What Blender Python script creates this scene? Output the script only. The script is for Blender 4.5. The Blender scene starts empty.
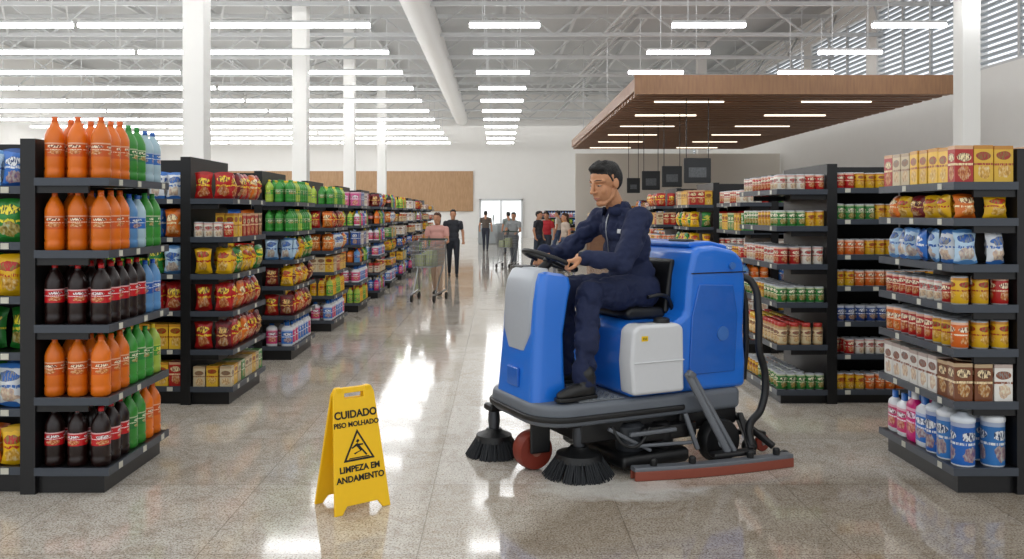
import bpy, bmesh, math, random
import numpy as np
from mathutils import Vector, Matrix, Euler
random.seed(7)
SC=bpy.context.scene
COL=SC.collection
pi=math.pi
def lin(h):
    if isinstance(h,str):
        h=h.lstrip('#'); c=[int(h[i:i+2],16)/255 for i in (0,2,4)]
    else: c=list(h)
    return tuple((x/12.92 if x<=0.04045 else ((x+0.055)/1.055)**2.4) for x in c)
MC={}
def mat(name,color,rough=0.5,metal=0.0,bump=0.0,bscale=40,vary=0.06,emit=0,coat=0,spec=0.5):
    if name in MC: return MC[name]
    m=bpy.data.materials.new(name); m.use_nodes=True
    nt=m.node_tree; b=nt.nodes['Principled BSDF']
    c=lin(color)
    tc=nt.nodes.new('ShaderNodeTexCoord')
    nz=nt.nodes.new('ShaderNodeTexNoise'); nz.inputs['Scale'].default_value=bscale
    nt.links.new(tc.outputs['Object'],nz.inputs['Vector'])
    mx=nt.nodes.new('ShaderNodeMix'); mx.data_type='RGBA'
    mx.inputs['A'].default_value=(*[x*(1-vary) for x in c],1)
    mx.inputs['B'].default_value=(*[min(1,x*(1+vary)) for x in c],1)
    nt.links.new(nz.outputs['Fac'],mx.inputs['Factor'])
    nt.links.new(mx.outputs['Result'],b.inputs['Base Color'])
    b.inputs['Roughness'].default_value=rough
    b.inputs['Metallic'].default_value=metal
    b.inputs['Coat Weight'].default_value=coat
    b.inputs['Specular IOR Level'].default_value=spec
    if emit:
        b.inputs['Emission Color'].default_value=(*c,1); b.inputs['Emission Strength'].default_value=emit
    if bump:
        bp=nt.nodes.new('ShaderNodeBump'); bp.inputs['Strength'].default_value=bump; bp.inputs['Distance'].default_value=0.02
        nt.links.new(nz.outputs['Fac'],bp.inputs['Height']); nt.links.new(bp.outputs['Normal'],b.inputs['Normal'])
    MC[name]=m; return m
class NT:
    def __init__(s,name):
        s.m=bpy.data.materials.new(name); s.m.use_nodes=True
        s.N=s.m.node_tree.nodes; s.L=s.m.node_tree.links; s.b=s.N['Principled BSDF']
    def M(s,op,a,b_=None,c=None):
        n=s.N.new('ShaderNodeMath'); n.operation=op
        for i,x in enumerate((a,b_,c)):
            if x is None: continue
            if isinstance(x,(int,float)): n.inputs[i].default_value=x
            else: s.L.new(x,n.inputs[i])
        return n.outputs[0]
    def mix(s,f,a,b_,blend='MIX'):
        n=s.N.new('ShaderNodeMix'); n.data_type='RGBA'; n.blend_type=blend
        for k,x in (('Factor',f),('A',a),('B',b_)):
            if isinstance(x,(int,float)): n.inputs[k].default_value=x
            elif isinstance(x,tuple): n.inputs[k].default_value=x
            else: s.L.new(x,n.inputs[k])
        return n.outputs['Result']
    def rng(s,v,a,b_,c=0,d=1):
        n=s.N.new('ShaderNodeMapRange'); n.inputs['From Min'].default_value=a; n.inputs['From Max'].default_value=b_
        n.inputs['To Min'].default_value=c; n.inputs['To Max'].default_value=d; s.L.new(v,n.inputs['Value']); return n.outputs[0]
def product_mat():
    t=NT('printed_packaging'); N=t.N; L=t.L; M=t.M
    a1=N.new('ShaderNodeAttribute'); a1.attribute_name='Col'
    a2=N.new('ShaderNodeAttribute'); a2.attribute_name='Acc'
    uv=N.new('ShaderNodeUVMap'); uv.uv_map='UVMap'
    sp=N.new('ShaderNodeSeparateXYZ'); L.new(uv.outputs['UV'],sp.inputs[0])
    flag=a1.outputs['Alpha']
    w=M('MULTIPLY',a2.outputs['Alpha'],40.0)
    def noise(sx,sy,det=1):
        mp=N.new('ShaderNodeMapping'); mp.inputs['Scale'].default_value=(sx,sy,1)
        L.new(uv.outputs['UV'],mp.inputs[0])
        n=N.new('ShaderNodeTexNoise'); n.noise_dimensions='4D'; n.inputs['Scale'].default_value=1; n.inputs['Detail'].default_value=det
        L.new(mp.outputs[0],n.inputs['Vector']); L.new(w,n.inputs['W']); return n
    u=sp.outputs[0]; v=sp.outputs[1]
    sh=M('MULTIPLY',M('SUBTRACT',M('FRACT',M('MULTIPLY',a2.outputs['Alpha'],7.3)),.5),.10)
    def ell(cu,cv,ru,rv,nz,amt,lim=.9):
        ex=M('POWER',M('ABSOLUTE',M('DIVIDE',M('SUBTRACT',u,cu),ru)),2.0)
        ey=M('POWER',M('ABSOLUTE',M('DIVIDE',M('SUBTRACT',M('SUBTRACT',v,sh),cv),rv)),2.0)
        return M('LESS_THAN',M('ADD',M('ADD',ex,ey),M('MULTIPLY',M('SUBTRACT',nz,0.5),amt)),lim)
    logo=M('MULTIPLY',ell(.5,.70,.42,.12,noise(3,4).outputs['Fac'],.6),flag)
    txt=M('MULTIPLY',M('GREATER_THAN',noise(20,8).outputs['Fac'],0.52),logo)
    pic=M('MULTIPLY',ell(.52,.28,.36,.19,noise(5,5).outputs['Fac'],2.0),flag)
    pc=noise(9,9,3)
    r=N.new('ShaderNodeValToRGB'); L.new(pc.outputs['Fac'],r.inputs[0])
    r.color_ramp.elements[0].position=.36; r.color_ramp.elements[0].color=(.25,.06,.02,1)
    r.color_ramp.elements[1].position=.64; r.color_ramp.elements[1].color=(.8,.72,.5,1)
    e=r.color_ramp.elements.new(.5); e.color=(.65,.33,.07,1)
    band=M('MULTIPLY',M('MULTIPLY',M('GREATER_THAN',v,.47),M('LESS_THAN',v,.53)),flag)
    band=M('MULTIPLY',band,M('GREATER_THAN',noise(24,4).outputs['Fac'],.45))
    top=M('MULTIPLY',M('GREATER_THAN',v,.90),flag)
    c=t.mix(M('MULTIPLY',top,.5),a1.outputs['Color'],a2.outputs['Color'])
    c=t.mix(logo,c,a2.outputs['Color'])
    dk=t.mix(.7,a1.outputs['Color'],(.03,.02,.02,1))
    c=t.mix(txt,c,dk)
    c=t.mix(M('MULTIPLY',pic,.6),c,r.outputs[0])
    c=t.mix(band,c,a2.outputs['Color'])
    L.new(c,t.b.inputs['Base Color'])
    t.b.inputs['Roughness'].default_value=0.3
    return t.m
PM=product_mat()
def floor_mat():
    t=NT('polished_granite'); N=t.N; L=t.L; M=t.M; b=t.b
    tc=N.new('ShaderNodeTexCoord'); ob=tc.outputs['Object']
    sp=N.new('ShaderNodeSeparateXYZ'); L.new(ob,sp.inputs[0])
    X=sp.outputs[0]; Y=sp.outputs[1]
    T=.9
    tx_=M('DIVIDE',M('ADD',X,.33),T); ty_=M('DIVIDE',M('ADD',Y,.1),T)
    cx=M('FLOOR',tx_); cy=M('FLOOR',ty_)
    cb=N.new('ShaderNodeCombineXYZ'); L.new(cx,cb.inputs[0]); L.new(cy,cb.inputs[1])
    wn=N.new('ShaderNodeTexWhiteNoise'); wn.noise_dimensions='2D'; L.new(cb.outputs[0],wn.inputs['Vector'])
    fx=M('ABSOLUTE',M('SUBTRACT',M('FRACT',tx_),.5)); fy=M('ABSOLUTE',M('SUBTRACT',M('FRACT',ty_),.5))
    joint=M('GREATER_THAN',M('MAXIMUM',fx,fy),.4972)
    c=t.mix(wn.outputs['Value'],(*lin('d3cdc3'),1),(*lin('c1b9ac'),1))
    def nz(s,d,dist=0): 
        n=N.new('ShaderNodeTexNoise'); n.inputs['Scale'].default_value=s; n.inputs['Detail'].default_value=d; n.inputs['Distortion'].default_value=dist; L.new(ob,n.inputs['Vector']); return n.outputs['Fac']
    nb=nz(5,6,1.5); c=t.mix(t.rng(nb,.47,.68,0,.5),c,(*lin('a39481'),1))
    vein=M('SUBTRACT',1.0,t.rng(M('ABSOLUTE',M('SUBTRACT',nz(2.2,6,2.0),.5)),0,.018))
    c=t.mix(M('MULTIPLY',vein,.35),c,(*lin('8a7c6a'),1))
    r1=t.rng(nz(110,3),.36,.52)
    c=t.mix(M('MULTIPLY',M('SUBTRACT',1.0,r1),.8),c,(*lin('6a5d50'),1))
    c=t.mix(t.rng(nz(38,3),.53,.68,0,.45),c,(*lin('93806c'),1))
    c=t.mix(t.rng(nz(150,1),.60,.68,0,.6),c,(*lin('f2efe8'),1))
    c=t.mix(M('MULTIPLY',joint,.6),c,(*lin('7c7468'),1))
    n3=nz(.9,4)
    wx=M('ADD',M('ADD',X,M('MULTIPLY',Y,-.62)),M('MULTIPLY',n3,0.35))
    wf=M('MULTIPLY',M('MULTIPLY',t.rng(wx,-2.15,-1.95),t.rng(Y,4.65,4.40)),0.62)
    c=t.mix(wf,c,(*lin('a89b89'),1),'MULTIPLY')
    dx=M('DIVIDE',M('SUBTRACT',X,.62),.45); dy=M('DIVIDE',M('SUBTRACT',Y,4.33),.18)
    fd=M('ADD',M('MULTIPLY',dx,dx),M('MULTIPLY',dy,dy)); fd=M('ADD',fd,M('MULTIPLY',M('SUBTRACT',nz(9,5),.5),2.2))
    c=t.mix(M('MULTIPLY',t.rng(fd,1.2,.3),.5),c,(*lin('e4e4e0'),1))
    L.new(c,b.inputs['Base Color'])
    b.inputs['Specular IOR Level'].default_value=0.8
    ro=t.rng(n3,.2,.8,.05,.12)
    L.new(M('MULTIPLY',ro,M('SUBTRACT',1.0,M('MULTIPLY',wf,.7))),b.inputs['Roughness'])
    return t.m
def wood_mat(name,c1,c2,sc=(1,12,1),rough=0.5):
    t=NT(name); N=t.N; L=t.L
    tc=N.new('ShaderNodeTexCoord'); mp=N.new('ShaderNodeMapping'); mp.inputs['Scale'].default_value=sc
    L.new(tc.outputs['Object'],mp.inputs[0])
    n=N.new('ShaderNodeTexNoise'); n.inputs['Scale'].default_value=3; n.inputs['Detail'].default_value=5
    L.new(mp.outputs[0],n.inputs['Vector'])
    L.new(t.mix(t.rng(n.outputs['Fac'],.3,.7),(*lin(c1),1),(*lin(c2),1)),t.b.inputs['Base Color'])
    t.b.inputs['Roughness'].default_value=rough
    return t.m
WOOD=wood_mat('walnut_slats','84604a','9c7458',(1,10,1))
WOODW=wood_mat('oak_wall_panel','a07c58','b28e68',(6,1,1))
white=mat('white_paint','e4e3e0',0.7,vary=0.02,bscale=3)
steelw=mat('white_steel','c6c8c9',0.5,vary=0.03)
roofm=mat('roof_sheet','b2b4b5',0.6,vary=0.04)
black=mat('black_powdercoat','0e0e10',0.42,vary=0.1)
rail=mat('price_rail_plastic','3c424b',0.4)
blackp=mat('black_plastic','0e0f11',0.45,bump=0.05,bscale=200)
blue=mat('scrubber_blue','1a70d6',0.28,coat=0.4,vary=0.03,bscale=5)
grayp=mat('light_grey_plastic','a9afb7',0.35,vary=0.03)
dgray=mat('deck_grey_plastic','646a72',0.45,bump=0.03,bscale=150)
plate=mat('tread_plate','8d9296',0.35,metal=0.6)
metal=mat('brushed_steel','9da0a4',0.3,metal=0.9)
dmetal=mat('dark_steel','4c4f54',0.4,metal=0.7)
gmetal=mat('grey_painted_steel','6c7076',0.4,metal=0.3)
whitep=mat('tank_white_plastic','d3d5d7',0.4,vary=0.02)
rubber=mat('red_squeegee_rubber','84402f',0.5)
wheelred=mat('red_wheel_polyurethane','7c2c1c',0.5)
bristle=mat('brush_bristle','23262a',0.8)
navy=mat('navy_work_uniform','141f40',0.85,bump=0.3,bscale=30,vary=0.12)
navy2=mat('navy_uniform_trim','0e172e',0.8)
skin=mat('skin','c28a64',0.5,vary=0.06,bscale=12)
lip=mat('lip','a8685a',0.5)
hair=mat('black_hair','0d0a09',0.6,bump=0.5,bscale=160)
eyew=mat('eye_white','a89c94',0.5)
eyeb=mat('eye_iris','1c0f08',0.3)
boot=mat('black_boot_leather','0f0f10',0.4)
signy=mat('yellow_sign_plastic','f7c40f',0.38,vary=0.03)
inkm=mat('black_ink','0e0e0e',0.6)
lampm=mat('led_tube','fbfdff',0.5,emit=13,vary=0)
lampw=mat('warm_led_strip','fff0d8',0.5,emit=2.2,vary=0)
sticker=mat('yellow_sticker','f0c818',0.5)
wlab=mat('white_label','e8e8e8',0.5)

def empty(name,loc=(0,0,0),rz=0):
    o=bpy.data.objects.new(name,None); COL.objects.link(o); o.location=loc; o.rotation_euler=(0,0,rz); o.empty_display_size=.1; return o
def mobj(name,verts,faces,m,parent=None,smooth=False,bevel=0,segs=3):
    me=bpy.data.meshes.new(name); me.from_pydata([tuple(v) for v in verts],[],faces); me.update()
    bm=bmesh.new(); bm.from_mesh(me); bmesh.ops.recalc_face_normals(bm,faces=bm.faces); bm.to_mesh(me); bm.free()
    o=bpy.data.objects.new(name,me); COL.objects.link(o)
    me.materials.append(m)
    if parent: o.parent=parent
    if bevel:
        md=o.modifiers.new('bevel','BEVEL'); md.width=bevel; md.segments=segs; md.limit_method='ANGLE'; md.angle_limit=0.5
        smooth=True
    if smooth:
        for p in me.polygons: p.use_smooth=True
        if bevel:
            w=o.modifiers.new('wn','WEIGHTED_NORMAL'); w.keep_sharp=False
    return o
BF=[(0,3,2,1),(4,5,6,7),(0,1,5,4),(1,2,6,5),(2,3,7,6),(3,0,4,7)]
def boxv(x0,x1,y0,y1,z0,z1):
    return [(x0,y0,z0),(x1,y0,z0),(x1,y1,z0),(x0,y1,z0),(x0,y0,z1),(x1,y0,z1),(x1,y1,z1),(x0,y1,z1)]
def box(name,x0,x1,y0,y1,z0,z1,m,parent=None,bevel=0,segs=3):
    return mobj(name,boxv(x0,x1,y0,y1,z0,z1),BF,m,parent,bevel=bevel,segs=segs)
def boxes(name,lst,m,parent=None,bevel=0):
    V=[];F=[]
    for b in lst:
        o=len(V); V+=boxv(*b); F+=[tuple(i+o for i in f) for f in BF]
    return mobj(name,V,F,m,parent,bevel=bevel,segs=1)
def beam_verts(p0,p1,w,h=None):
    h=h or w
    p0=Vector(p0);p1=Vector(p1);d=(p1-p0).normalized()
    up=Vector((0,0,1)) if abs(d.z)<.95 else Vector((1,0,0))
    s=d.cross(up).normalized()*w/2; t=d.cross(s).normalized()*h/2
    return [p0-s-t,p0+s-t,p0+s+t,p0-s+t,p1-s-t,p1+s-t,p1+s+t,p1-s+t]
def beams(name,lst,m,parent=None,bevel=0):
    V=[];F=[]
    for b in lst:
        o=len(V); V+=beam_verts(*b); F+=[tuple(i+o for i in f) for f in BF]
    return mobj(name,V,F,m,parent,bevel=bevel,segs=1)
def frame_of(d):
    d=d.normalized(); up=Vector((0,0,1)) if abs(d.z)<.9 else Vector((1,0,0))
    a=d.cross(up).normalized(); b=d.cross(a).normalized(); return a,b,d
def capsule(V,F,p0,p1,r0,r1,n=14,h=4):
    p0=Vector(p0);p1=Vector(p1); a,b,d=frame_of(p1-p0)
    rings=[]
    for i in range(h+1):
        t=-pi/2+ (pi/2)*i/h
        rings.append((p0+d*math.sin(t)*r0, max(1e-5,math.cos(t)*r0)))
    for i in range(h+1):
        t=(pi/2)*i/h
        rings.append((p1+d*math.sin(t)*r1, max(1e-5,math.cos(t)*r1)))
    o=len(V)
    for c,r in rings:
        for k in range(n):
            an=2*pi*k/n; V.append(c+a*math.cos(an)*r+b*math.sin(an)*r)
    for j in range(len(rings)-1):
        for k in range(n):
            k2=(k+1)%n
            F.append((o+j*n+k,o+j*n+k2,o+(j+1)*n+k2,o+(j+1)*n+k))
    F.append(tuple(o+k for k in range(n))[::-1]); F.append(tuple(o+(len(rings)-1)*n+k for k in range(n)))
def ellipsoid(V,F,c,r,rot=None,n=20,h=12):
    c=Vector(c); R=Euler(rot).to_matrix() if rot else Matrix.Identity(3)
    o=len(V)
    for j in range(h+1):
        t=-pi/2+pi*j/h
        rr=max(1e-4,math.cos(t))
        for k in range(n):
            an=2*pi*k/n
            V.append(c+R@Vector((r[0]*rr*math.cos(an),r[1]*rr*math.sin(an),r[2]*math.sin(t))))
    for j in range(h):
        for k in range(n):
            k2=(k+1)%n; F.append((o+j*n+k,o+j*n+k2,o+(j+1)*n+k2,o+(j+1)*n+k))
    F.append(tuple(o+k for k in range(n))[::-1]); F.append(tuple(o+h*n+k for k in range(n)))
def blob(name,parts,m,parent,voxel=0.012,smooth=6,xf=None):
    V=[];F=[]
    for p in parts:
        if p[0]=='c': capsule(V,F,*p[1:])
        elif p[0]=='ch':
            pts=p[1]
            for i in range(len(pts)-1): capsule(V,F,pts[i][:3],pts[i+1][:3],pts[i][3],pts[i+1][3])
        else: ellipsoid(V,F,*p[1:])
    if xf is not None: V=[xf@Vector(v) for v in V]
    o=mobj(name,V,F,m,parent,smooth=True)
    r=o.modifiers.new('remesh','REMESH'); r.mode='VOXEL'; r.voxel_size=voxel; r.use_smooth_shade=True
    if smooth:
        s=o.modifiers.new('smooth','SMOOTH'); s.iterations=smooth; s.factor=0.5
    return o
def lathe_obj(name,prof,m,parent,loc=(0,0,0),axis='z',n=24):
    V=[];F=[]
    for r,z in prof:
        for k in range(n):
            a=2*pi*k/n; x=r*math.cos(a); y=r*math.sin(a)
            if axis=='z': V.append((loc[0]+x,loc[1]+y,loc[2]+z))
            elif axis=='y': V.append((loc[0]+x,loc[1]+z,loc[2]+y))
            else: V.append((loc[0]+z,loc[1]+x,loc[2]+y))
    for j in range(len(prof)-1):
        for k in range(n):
            k2=(k+1)%n; F.append((j*n+k,j*n+k2,(j+1)*n+k2,(j+1)*n+k))
    F.append(tuple(range(n))); F.append(tuple((len(prof)-1)*n+k for k in range(n)))
    return sm_auto(mobj(name,V,F,m,parent))
def sm_auto(o,ang=0.6):
    me=o.data
    for p in me.polygons: p.use_smooth=True
    bm=bmesh.new(); bm.from_mesh(me)
    for e in bm.edges:
        if len(e.link_faces)==2 and e.calc_face_angle(0)>ang: e.smooth=False
    bm.to_mesh(me); bm.free(); return o
def curve(name,pts,r,m,parent,cyclic=False,bez=True):
    c=bpy.data.curves.new(name,'CURVE'); c.dimensions='3D'; c.bevel_depth=r; c.bevel_resolution=3; c.use_fill_caps=True
    if bez:
        s=c.splines.new('BEZIER'); s.bezier_points.add(len(pts)-1)
        for p,q in zip(s.bezier_points,pts): p.co=q; p.handle_left_type=p.handle_right_type='AUTO'
        s.resolution_u=10
    else:
        s=c.splines.new('POLY'); s.points.add(len(pts)-1)
        for p,q in zip(s.points,pts): p.co=(*q,1)
    s.use_cyclic_u=cyclic
    c.materials.append(m); o=bpy.data.objects.new(name,c); COL.objects.link(o); o.parent=parent; return o
def prism(name,prof,v0,v1,m,parent,bevel=0.03,segs=4):
    n=len(prof); V=[(u,v0,z) for u,z in prof]+[(u,v1,z) for u,z in prof]
    F=[tuple(range(n)),tuple(range(n,2*n))[::-1]]+[(i,(i+1)%n,(i+1)%n+n,i+n) for i in range(n)]
    return mobj(name,V,F,m,parent,bevel=bevel,segs=segs)
def text(name,s,size,m,parent,M,ext=0.0006,bold=0.0):
    c=bpy.data.curves.new(name,'FONT'); c.body=s; c.size=size; c.align_x='CENTER'; c.align_y='CENTER'; c.extrude=ext; c.offset=bold
    c.materials.append(m); o=bpy.data.objects.new(name,c); COL.objects.link(o); o.parent=parent; o.matrix_local=M; return o

# ---------------------------------------------------------------- room shell
XL,XR,YB,YF=-20.0,11.0,48.0,-6.0; ZR=8.2
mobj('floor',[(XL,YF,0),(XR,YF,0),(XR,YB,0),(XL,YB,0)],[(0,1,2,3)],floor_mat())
box('wall_back',XL,XR,YB,YB+.2,0,ZR,white)
box('wall_left',XL-.2,XL,YF,YB,0,ZR,white)
boxes('wall_right',[(XR,XR+.25,YF,YB,0,4.65),(XR,XR+.25,YF,YB,7.3,ZR)]+[(XR,XR+.25,y,y+.7,4.65,7.3) for y in np.arange(4,48,5.2)],white)
box('ceiling',XL,XR+.25,YF,YB+.2,ZR,ZR+.15,roofm)
wi=1
for y in np.arange(4,46,5.2):
    p=empty('window_%d'%wi); wi+=1
    V=[];F=[]; z=4.68
    while z<7.28:
        o=len(V)
        V+=beam_verts((XR+.1,y+.72,z),(XR+.1,y+5.18,z),.11,.05); F+=[tuple(i+o for i in f) for f in BF]; z+=.14
    mobj('louver_slats',V,F,mat('louver_aluminium','a9b1b8',0.5),p)
    beams('mullions',[((XR+.05,y+.7+k*1.48,4.65),(XR+.05,y+.7+k*1.48,7.3),.07) for k in range(1,3)]+[((XR+.05,y+.7,4.67),(XR+.05,y+5.2,4.67),.08)],steelw,p)
box('wall_panel_wood',XL,-1.4,YB-.12,YB,1.5,3.75,WOODW)
box('trim_1',XL,-1.4,YB-.14,YB,3.75,3.85,white)
d=empty('door_1',(0,0,0))
box('door_leaf',-.95,1.3,YB-.08,YB-.02,0,2.1,mat('door_glass','f2f6f8',.3,emit=.6),d)
boxes('door_frame',[(-1.05,-.95,YB-.15,YB,0,2.2),(1.3,1.4,YB-.15,YB,0,2.2),(-1.05,1.4,YB-.15,YB,2.1,2.2),(.13,.2,YB-.15,YB,0,2.1)],steelw,d)
tb=[]
for y in np.arange(10,47.5,3.6):
    tb.append(((XL,y,7.85),(XR,y,7.85),.12)); tb.append(((XL,y,6.5),(XR,y,6.5),.10))
    x=XL; up=True
    while x<XR-.1:
        a=(x,y,6.5 if up else 7.85); b=(min(XR,x+1.8),y,7.85 if up else 6.5)
        tb.append((a,b,.05)); x+=1.8; up=not up
beams('roof_trusses',tb,steelw)
pb=[]
for x in np.arange(XL+1,XR,2.4):
    pb.append(((x,YF,8.0),(x,YB,8.0),.1))
for x in (-14,-8,3,6.5,9.5):
    for y in np.arange(10,46,3.6):
        pb.append(((x,y,6.5),(x+1.6,y+3.6,7.9),.05)); pb.append(((x+1.6,y,7.9),(x,y+3.6,6.5),.05))
beams('roof_purlins',pb,steelw)
lathe_obj('air_duct',[(.38,0),(.38,40)],mat('duct_paint','dcdddc',.5),None,(-2.0,7,6.6),'y',n=28)
for i,(x,y,q) in enumerate([(-4.8,13.6,.17),(-4.85,21.0,.18),(-4.9,28.2,.18),(-4.9,36,.18),(8.02,14.6,.155),(8.1,34,.18)]):
    c=empty('column',(x,y,0))
    box('shaft',-q,q,-q,q,0,ZR,white,c,bevel=.015)
    box('plinth',-q-.04,q+.04,-q-.04,q+.04,0,.15,white,c,bevel=.01)
bl=[];rods=[]
ys=[3,6,9,12,14.2]+[16.4+2.75*k for k in range(11)]
for y in ys:
    x=-19.5
    while x<-2.6:
        x1=min(x+5.6,-2.3); bl.append((x,x1,y-.05,y+.05,4.97,5.04)); rods+= [((x+.4,y,5.04),(x+.4,y,6.5),.015),((x1-.4,y,5.04),(x1-.4,y,6.5),.015)]; x=x1+.12
    bl.append((-.55,.8,y-.05,y+.05,4.97,5.04)); rods+=[((-.3,y,5.04),(-.3,y,6.5),.015),((.5,y,5.04),(.5,y,6.5),.015)]
    for cx in (4.05,7.9):
        if y<24: bl.append((cx-.7,cx+.7,y-.05,y+.05,4.97,5.04)); rods+=[((cx-.4,y,5.04),(cx-.4,y,6.5),.015),((cx+.4,y,5.04),(cx+.4,y,6.5),.015)]
lp=empty('ceiling_tube_lights')
boxes('tubes',bl,lampm,lp); beams('suspension_rods',rods,steelw,lp)
boxes('tube_housings',[(a,b,c-.01,d_+.01,5.04,5.09) for a,b,c,d_,_,_ in bl],steelw,lp)
cp=empty('wooden_canopy')
box('slab',2.8,9.3,17.3,32.5,3.9,4.17,WOOD,cp,bevel=.01,segs=1)
boxes('soffit_slats',[(2.85,9.25,y,y+.26,3.82,3.9) for y in np.arange(17.35,32.3,.42)],WOOD,cp)
boxes('soffit_lights',[(x,x+1.5,y,y+.07,3.80,3.84) for y in np.arange(18.5,32,2.6) for x in (3.4,6.6)],lampw,cp)
beams('hangers',[((x,y,4.15),(x,y,8.0),.025) for x in (3.2,8.9) for y in (25,32)],steelw,cp)
box('canopy_fascia',2.76,9.34,17.24,17.3,3.80,4.19,wood_mat('walnut_fascia','866248','96704f',(8,1,1)),cp)
mbp=empty('menu_boards')
for x0,x1,y0,y1,dd in [(684,711,158,183,18),(662,682,166,187,20.5),(642,660,171,190,23),(627,640,178,193,26)]:
    X0=(x0-498)/853*dd;X1=(x1-498)/853*dd;Z1=1.4+(213-y0)/853*dd;Z0=1.4+(213-y1)/853*dd
    box('board',X0,X1,dd,dd+.05,Z0,Z1,mat('menu_black','1d1f22',.5),mbp,bevel=.01,segs=1)
    box('board_print',X0+.1,X1-.1,dd-.008,dd,Z0+.12,Z1-.2,mat('menu_print','5a5d60',.5,vary=.6,bscale=25),mbp)
    beams('board_wires',[((X0+.05,dd+.02,Z1),(X0+.05,dd+.02,3.85),.015),((X1-.05,dd+.02,Z1),(X1-.05,dd+.02,3.85),.015)],black,mbp)

# ---------------------------------------------------------------- products
def tlathe(prof,n=12,flat=1.0,sq=None):
    V=[];F=[];R=[];U=[]
    for r,z,_ in prof:
        for k in range(n):
            a=2*pi*k/n+pi/n; cx=math.cos(a);cy=math.sin(a)
            if sq:
                s=(abs(cx)**sq+abs(cy)**sq)**(-1/sq); cx*=s;cy*=s
            V.append((r*cx,r*cy*flat,z))
    zmin=min([p[1] for p in prof if p[2]==1] or [0]); zs=[prof[i+1][1] for i in range(len(prof)-1) if prof[i][2]==1]
    zmax=max(zs or [1])
    for j in range(len(prof)-1):
        for k in range(n):
            k2=(k+1)%n; F.append((j*n+k,j*n+k2,(j+1)*n+k2,(j+1)*n+k)); R.append(prof[j][2])
            u0=((k*3/n+.25)%1); u1=u0+3/n
            v0=(prof[j][1]-zmin)/(zmax-zmin); v1=(prof[j+1][1]-zmin)/(zmax-zmin)
            U.append(((u0,v0),(u1,v0),(u1,v1),(u0,v1)))
    F.append(tuple((len(prof)-1)*n+k for k in range(n))); R.append(prof[-1][2]); U.append(((-1,-1),)*n)
    return np.array(V),F,R,U,True
def tbox():
    V=[(x*.96*1.0,y*.96,z) for x,y,z in boxv(-1,1,-1,1,0,1)]
    F=list(BF); R=[0,0,1,1,1,1]
    q=((0,0),(1,0),(1,1),(0,1)); U=[q]*6
    return np.array(V),F,R,U,False
def tbag(seed):
    nx,nz=7,9; V=[];F=[];R=[];U=[]
    rnd=random.Random(seed)
    for s in (-1,1):
        for j in range(nz+1):
            for i in range(nx+1):
                x=-1+2*i/nx; z=j/nz; sz=math.sin(pi*z)
                th=(max(0,1-x*x)**.55)*(max(0,sz)**.8)
                w=1-.20*sz
                V.append((x*w+.03*rnd.uniform(-1,1),s*th*(1.15+.3*rnd.uniform(-1,1)),z+(.03*rnd.uniform(-1,1) if 0<j<nz else .0)+.05*abs(x)**2*(1 if j==0 else -1 if j==nz else 0)))
    def id(s,i,j): return s*(nx+1)*(nz+1)+j*(nx+1)+i
    for s in (0,1):
        for j in range(nz):
            for i in range(nx):
                f=(id(s,i,j),id(s,i+1,j),id(s,i+1,j+1),id(s,i,j+1))
                u=((i/nx,j/nz),((i+1)/nx,j/nz),((i+1)/nx,(j+1)/nz),(i/nx,(j+1)/nz))
                if s: f=f[::-1];u=u[::-1]
                F.append(f);U.append(u);R.append(2 if j in(0,nz-1) else 1)
    return np.array(V),F,R,U,True
TP={
'bottle':tlathe([(.8,0,0),(1,.03,0),(1,.14,0),(.93,.17,0),(1,.2,0),(.98,.36,1),(.98,.58,0),(1,.62,0),(.97,.70,0),(.75,.79,0),(.42,.88,0),(.28,.92,2),(.30,.925,2),(.30,1,2)],14),
'can':tlathe([(.9,0,0),(1,.05,1),(1,.94,0),(.9,1,0),(.82,.97,0)],12),
'jar':tlathe([(.9,0,0),(1,.06,1),(1,.74,0),(.82,.82,2),(.86,.84,2),(.86,1,2)],12),
'tub':tlathe([(.96,0,0),(1,.03,1),(1,.82,2),(1.04,.83,2),(1.04,.90,2),(.8,.94,2),(.5,.96,2),(.45,1,2)],14),
'jug':tlathe([(.92,0,0),(1,.04,0),(1,.10,1),(1,.66,0),(.9,.74,0),(.6,.80,0),(.42,.83,2),(.42,.99,2),(.36,1,2)],14,.75,sq=3.5),
'sqz':tlathe([(.9,0,0),(1,.05,0),(1,.1,1),(.92,.45,1),(1,.62,0),(.6,.78,0),(.35,.82,2),(.33,.92,2),(.2,1,2)],12,.7),
'box':tbox(),'bag0':tbag(3),'bag1':tbag(4),'bag2':tbag(5)}
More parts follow.
